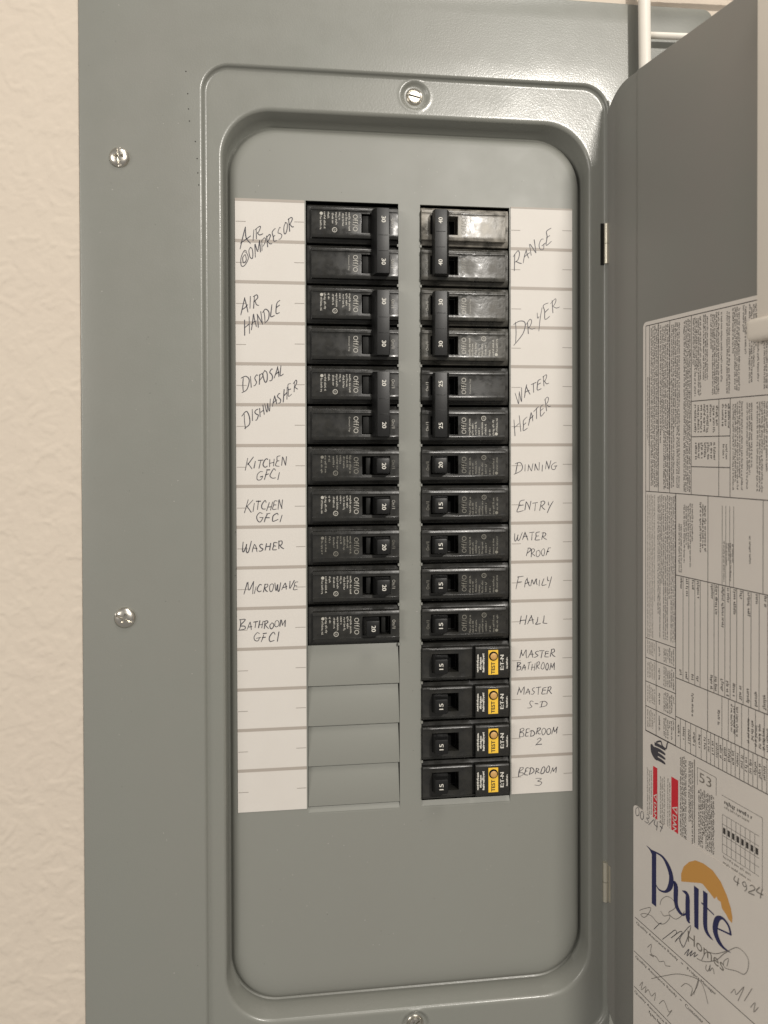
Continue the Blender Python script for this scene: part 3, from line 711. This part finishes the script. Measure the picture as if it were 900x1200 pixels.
# hinges
def hinge_mesh():
    mb = MB(); n_ = 20; h = 12.8
    for z0, z1 in ((-h, -.15), (.15, h)):
        V = [(1.9*math.cos(2*math.pi*j/n_), 1.9*math.sin(2*math.pi*j/n_), z) for z in (z0, z1) for j in range(n_)]
        mb.add(V, [(j, (j+1) % n_, n_+(j+1) % n_, n_+j) for j in range(n_)]+[tuple(range(n_)), tuple(range(n_, 2*n_))], M_hinge)
    mb.box(-3.6, -1.2, 1.4, 1.9, -h-.6, h+.6, M_plate); mb.box(1.0, 1.7, -4.4, 1, -h+1, h-1, M_hinge)
    return mb.mesh('hinge', smooth=40)
HM = hinge_mesh()
part('hinge', HM, None, (127.6, -9.2, 358.2)); part('hinge', HM, None, (127.0, -8.6, -56))

# wiring label on the door
rng = random.Random(5)
def sheet(mb, u0, u1, z0, z1, r, y0, y1, mt):
    P = rrect(u0, u1, z0, z1, r, 1, 1, 6); n_ = len(P)
    mb.add([(a, y1, b_) for a, b_ in P]+[(a, y0, b_) for a, b_ in P], [tuple(range(n_))]+[(j, (j+1) % n_, n_+(j+1) % n_, n_+j) for j in range(n_)], mt)
mb = MB(); sheet(mb, 39.8, 196, -60, 301.4, 3, -.95, -1.2, M_label)
Y1 = -1.26
def vl(u, z0, z1, w=.35): mb.quad(u-w/2, u+w/2, z0, z1, Y1, M_print)
def hl(z, u0, u1, w=.45): mb.quad(u0, u1, z-w/2, z+w/2, Y1-.01, M_print)
def block(u0, u1, z0, z1, pitch, h, mt=None, ragged=.25, gapz=None):
    """columns of small print running down the door from z1 to z0"""
    u = u0+pitch*.6
    while u < u1-.2:
        end = z0 if rng.random() > ragged else z0+(z1-z0)*rng.uniform(.05, .55)
        st = z1-(rng.uniform(0, 2) if ragged else 0)
        glyphs(mb, u, st, u, end, h, Y1, mt or M_print, rng, fill=.85)
        u += pitch
vl(42.3, 57, 299); hl(299, 42.3, 190)
for u in (45.7, 53.6, 63.4): vl(u, 200.4, 299)
vl(80.9, 200.4, 296 if False else 299)
block(42.6, 45.5, 202, 270, 1.5, .8, ragged=.8)
block(46, 53.4, 203, 298, 1.5, 1.15); block(54, 63.2, 202, 298, 1.55, 1.2); block(63.8, 71.6, 203, 298, 1.5, 1.15, ragged=.3)
block(74, 80.7, 201, 298, 1.45, 1.2, ragged=.1)
for a, b_, z0 in ((81.2, 88, 254), (89, 93.5, 262), (94.5, 101, 254), (102, 104, 256), (106, 109, 254), (110, 116, 255), (117, 120, 270), (121, 128, 258), (129, 140, 254), (141, 160, 260), (162, 190, 254)):
    block(a, b_, z0, 298, 1.35, 1.1, M_print, ragged=.4)
hl(251.8, 80.9, 190)
for z in (232.3, 215.9): hl(z, 80.9, 109.4)
for u in (101.5, 109.4): vl(u, 200.4, 251.8)
block(82, 100.5, 234, 250, 2.3, 1.5, ragged=.3); block(82.5, 100, 219.5, 229, 2.3, 1.6, ragged=0); block(102.4, 108.6, 236, 249, 2.1, 1.4, ragged=0); block(103, 108.5, 220, 228, 2.1, 1.3, ragged=0)
for a, b_ in ((110.2, 118), (119.5, 124), (126, 134), (136, 150), (152, 170), (172, 190)): block(a, b_, 204, 250, 1.45, 1.05, ragged=.3)
hl(200.5, 42.3, 190)
vl(68.6, 57, 200.4, .45); vl(51.9, 57, 112.8)
block(42.8, 51.2, 113.5, 199.5, 1.55, .9, M_print2, ragged=.1); block(52.2, 67.8, 115, 199.5, 1.6, 1.05, ragged=.3)
for z in (112.8, 101, 86.8, 72, 57.2): hl(z, 42.3, 68.6)
for z0, z1 in ((102, 112), (88, 100), (73.3, 85.6), (58.5, 71)):
    block(43, 51, z0+1, z1, 1.5, .95, M_print2, ragged=.2); block(53, 56, z0+2, z1-1, 2.0, 1.3, ragged=.2); block(57.5, 68, z0, z1, 1.6, 1.05, ragged=.25)
hl(154.3, 68.6, 190); vl(93.7, 74, 200.4)
block(70, 73, 156, 184, 1.6, 1.1); block(74, 83, 160, 196, 1.6, 1.15, ragged=.5); block(86.5, 92.5, 163, 197, 1.8, 1.3, ragged=.4)
for u in (104, 106.5, 109.2, 111.9): vl(u, 154.3, 196, .25)
block(104, 112, 156, 178, 1.5, 1.0, ragged=.2); block(121, 124, 168, 182, 2, 1.2, ragged=0); vl(131, 154, 200.4, .3)
for k, u in enumerate((74.6, 79.2, 83.9, 88, 98.3, 101.4, 106, 109.7, 114.1, 118.5, 123.5, 128.7, 134, 139, 145, 151, 158, 165, 172, 180)):
    vl(u, 96, 154.3, .3)
    glyphs(mb, u-2.2, 153.5, u-2.2, 153.5-rng.uniform(4, 14 if k < 5 else 26), 1.7, Y1, M_print, rng)
    glyphs(mb, u-2.6, 101.5 if k < 4 else 105, u-2.6, 97, 1.8, Y1, M_print, rng)
hl(96, 68.6, 190)
for u in (104, 108.5, 113, 117.5, 122, 126.5, 132, 138, 145, 152, 160): vl(u, 74, 96, .28)
block(80, 83, 78, 91, 2.6, 1.4, ragged=0); block(99.5, 102, 79, 88, 2.6, 1.5, ragged=0); block(109, 116, 78, 95, 1.9, 1.3); block(120, 135, 77, 90, 2.4, 1.5, ragged=.2)
hl(74, 68.6, 190)
u = 72.5
while u < 188: vl(u, 57, 74, .28); glyphs(mb, u-2.0, 70, u-2.0, 62, 1.6, Y1, M_print, rng); u += 4.1 if u < 90 else 2.9
hl(57, 42.3, 190)
# red DANGER bars
for u0, u1, zt in ((49.2, 53.0, 38.2), (65.1, 70.8, 38.2)):
    mb.quad(u0, u1, zt-13, zt, Y1, M_red); mb.quad(u0, u1, -8, zt-13, Y1, M_red)
    c = (u0+u1)/2; w = (u1-u0)/2
    mb.add([(c-w*.8, Y1-.05, zt-17.5), (c+w*.8, Y1-.05, zt-15.2), (c+w*.8, Y1-.05, zt-19.8)], [(0, 1, 2)], M_label)
    mb.add([(c-w*.35, Y1-.09, zt-17.5), (c+w*.6, Y1-.09, zt-16.3), (c+w*.6, Y1-.09, zt-18.7)], [(0, 1, 2)], M_red)
    text(mb, 'DANGER', c, zt-30.5, w*1.15, Y1-.06, M_label, -90, 19, .08)
block(42.8, 48.8, -4, 36, 1.7, 1.0, M_print2, ragged=.2); block(54.5, 60, -6, 36, 1.6, 1.05, M_print2, ragged=.2); block(60.8, 64.6, -6, 36, 1.6, .95, M_print2, ragged=.2)
block(71.6, 78, -8, 54, 1.35, 1.15, M_print, ragged=.1); block(78.4, 82.6, -8, 54, 1.3, 1.1, M_print, ragged=.3); mb.quad(83.4, 84.1, 9, 55, Y1, M_print2)
block(86, 99, 9, 41.5, 1.35, 1.2, M_print, ragged=.15); text(mb, '53', 92, 47, 5.2, Y1, M_print2, 0, 9)
hl(51.5, 86, 100, .25); vl(86, 42, 51.5, .25); vl(100, 42, 51.5, .25)
# small chart
for k, z in enumerate((40.2, 37.8)): glyphs(mb, 105.8, z, 126-k*3, z, 1.3 if k else 2.0, Y1, M_print if not k else M_print2, rng)
for k in range(8):
    u = 104.5+k*3.1; vl(u, 14, 34, .22)
    mb.quad(u+.5, u+2.2, 24.2, 27.4, Y1-.02, M_print)
for z in (34, 29, 23, 18.5, 14): hl(z, 104.5, 129, .2)
for z in (11.5, 8.5, 5.5): glyphs(mb, 105, z, 124, z, 1.2, Y1, M_print2, rng)
hl(44, 104, 131, .22); vl(131, 5, 44, .22)
# pointing hand mark
for k in range(4):
    z = 52.4-k*2.7; mb.ribbon(smooth_pts([(50.5, z-.6, 1.9), (55, z-.3, 2.0), (58.8, z-.6, 1.5), (60.0, z-.9, .8)]), 1.5, Y1-.02, M_ink)
mb.ribbon(smooth_pts([(47.5, 50.5, 1.5), (49.5, 47.5, 5.5), (51.5, 46.6, 7.5), (53.5, 46.2, 7.2)]), 3, Y1-.04, M_ink)
mb.ribbon(smooth_pts([(52, 53.2, .9), (56, 55.2, 1.0), (57.5, 53.0, .9), (60.5, 52.5, .9), (61.5, 55.5, .8), (62.6, 57.6, .5)]), 1, Y1-.06, M_ink)
wl = obj('wiring_label', mb.mesh('wiring_label'), door); wl['label'] = 'white wiring diagram label with fine print and red danger bars'

# builder's quality label stuck over its lower end
mb = MB(); sheet(mb, 31.2, 168, -150, 7.8, 2.5, -.05, -1.5, M_label)
mb.v = [(x, (y if y < -1 else (-.05 if x < 36 else -1.25)), z) for x, y, z in mb.v]
Y2 = -1.58
for k, strokes in LOGO.items():
    for j, st in enumerate(strokes): mb.ribbon(smooth_pts([(a, b_, w*(1.75 if w > 1.2 else 1.25)) for a, b_, w in st], 5), 1, Y2-.03*j, M_blue)
mb.add([(a, Y2+.02, b_) for a, b_ in SUN], [tuple(range(len(SUN)))], M_orange)
text(mb, 'Homes', 92.5, -45.2, 6.2, Y2+.03, M_print2, 0, 27)
for k, st in enumerate(SIGN):
    mb.ribbon(smooth_pts(st, 4), .34 if k in (1, 3, 4, 5, 6) else .3, Y2-.08-.002*k, M_ink if k in (1, 3, 4) else M_ink2)
hand(mb, '003/47', 33.0, 2.6, 57.5, 1.6, 5.2, 1.0, Y2-.1, M_ink, rng, .42)
hand(mb, '4924', 112.5, 1.6, 131, 3.2, 5.0, 1.0, Y2-.1, M_ink2, rng, .5)
for z, u0, u1, st in ((-61.2, 32.8, 160, None), (-82.6, 31.8, 160, None), (-104.4, 31.8, 160, None)): mb.quad(u0, u1, z-.2, z+.2, Y2, M_print)
text(mb, 'Quality Assurance Ready', 52.6, -63.9, 2.1, Y2, M_print, 0, 37)
text(mb, '-', 74.4, -63.6, .4, Y2, M_print, 0, 1.6); text(mb, 'Project Manager', 89.5, -63.9, 2.2, Y2, M_print, 0, 22)
text(mb, 'Quality Assurance Ready', 51.8, -85.3, 2.1, Y2, M_print, 0, 37)
text(mb, '-', 73.4, -85.0, .4, Y2, M_print, 0, 1.6); text(mb, 'Customer', 84, -85.3, 2.1, Y2, M_print, 0, 14)
text(mb, 'Quality Assurance Ready', 51.0, -107.3, 2.1, Y2, M_print, 0, 37)
glyphs(mb, 46, -111.5, 80, -111.5, 1.8, Y2, M_print, rng); glyphs(mb, 50, -118, 76, -118, 1.8, Y2, M_print, rng)
ql = obj('quality_label', mb.mesh('quality_label'), door); ql['label'] = 'white sticker with blue lettering, an orange sun and signatures'

# ------------------------------------------------------------------ white wire rack beside the panel
def tube(mb, a, b_, r, mt, n_=18, cap=True):
    a, b_ = Vector(a), Vector(b_); d = (b_-a).normalized(); s = d.orthogonal().normalized(); t = d.cross(s)
    V = [tuple(p+s*r*k*math.cos(2*math.pi*j/n_)+t*r*k*math.sin(2*math.pi*j/n_)) for p, k in ((a, .6), (a+d*r*.4, 1), (b_-d*r*.4, 1), (b_, .6)) for j in range(n_)]
    F = [(i*n_+j, i*n_+(j+1) % n_, (i+1)*n_+(j+1) % n_, (i+1)*n_+j) for i in range(3) for j in range(n_)]+[tuple(range(n_)), tuple(range(3*n_, 4*n_))]
    mb.add(V, F, mt)
rack = empty('wire_rack', (150, -20, 300), 'white wire rack standing against the panel behind the open door', 'wire rack')
mb = MB(); tube(mb, (0, 0, -40), (-3.5, 0, 330), 3.8, M_wire); obj('post', mb.mesh('post', smooth=50), rack)
for z in (189.5, 216.5, 130, 70):
    mb = MB(); tube(mb, (-2, 2.5, z-.5), (180, 2.5, z+4), 2.1, M_wire); obj('cross_wire', mb.mesh('cross_wire', smooth=50), rack)

# pale post with a rounded clip just in front of the door, right edge of the picture
hd = empty('hanging_bracket', (160.5, -140, 284), 'pale upright plastic bracket with rounded foot, cut by the right edge of the photo', 'bracket')
hd.rotation_euler = (0, 0, -(math.pi/2-ANG))
mb = MB(); mb.box(-4.2, 16, -12, -5, 4, 172, M_clip); obj('upright', mb.mesh('upright', bevel=1.2, smooth=40), hd)
mb = MB(); mb.box(-9.5, 16, -14, -4, -6, 5, M_clip); obj('foot', mb.mesh('foot', bevel=3.2, seg=4, smooth=50), hd)
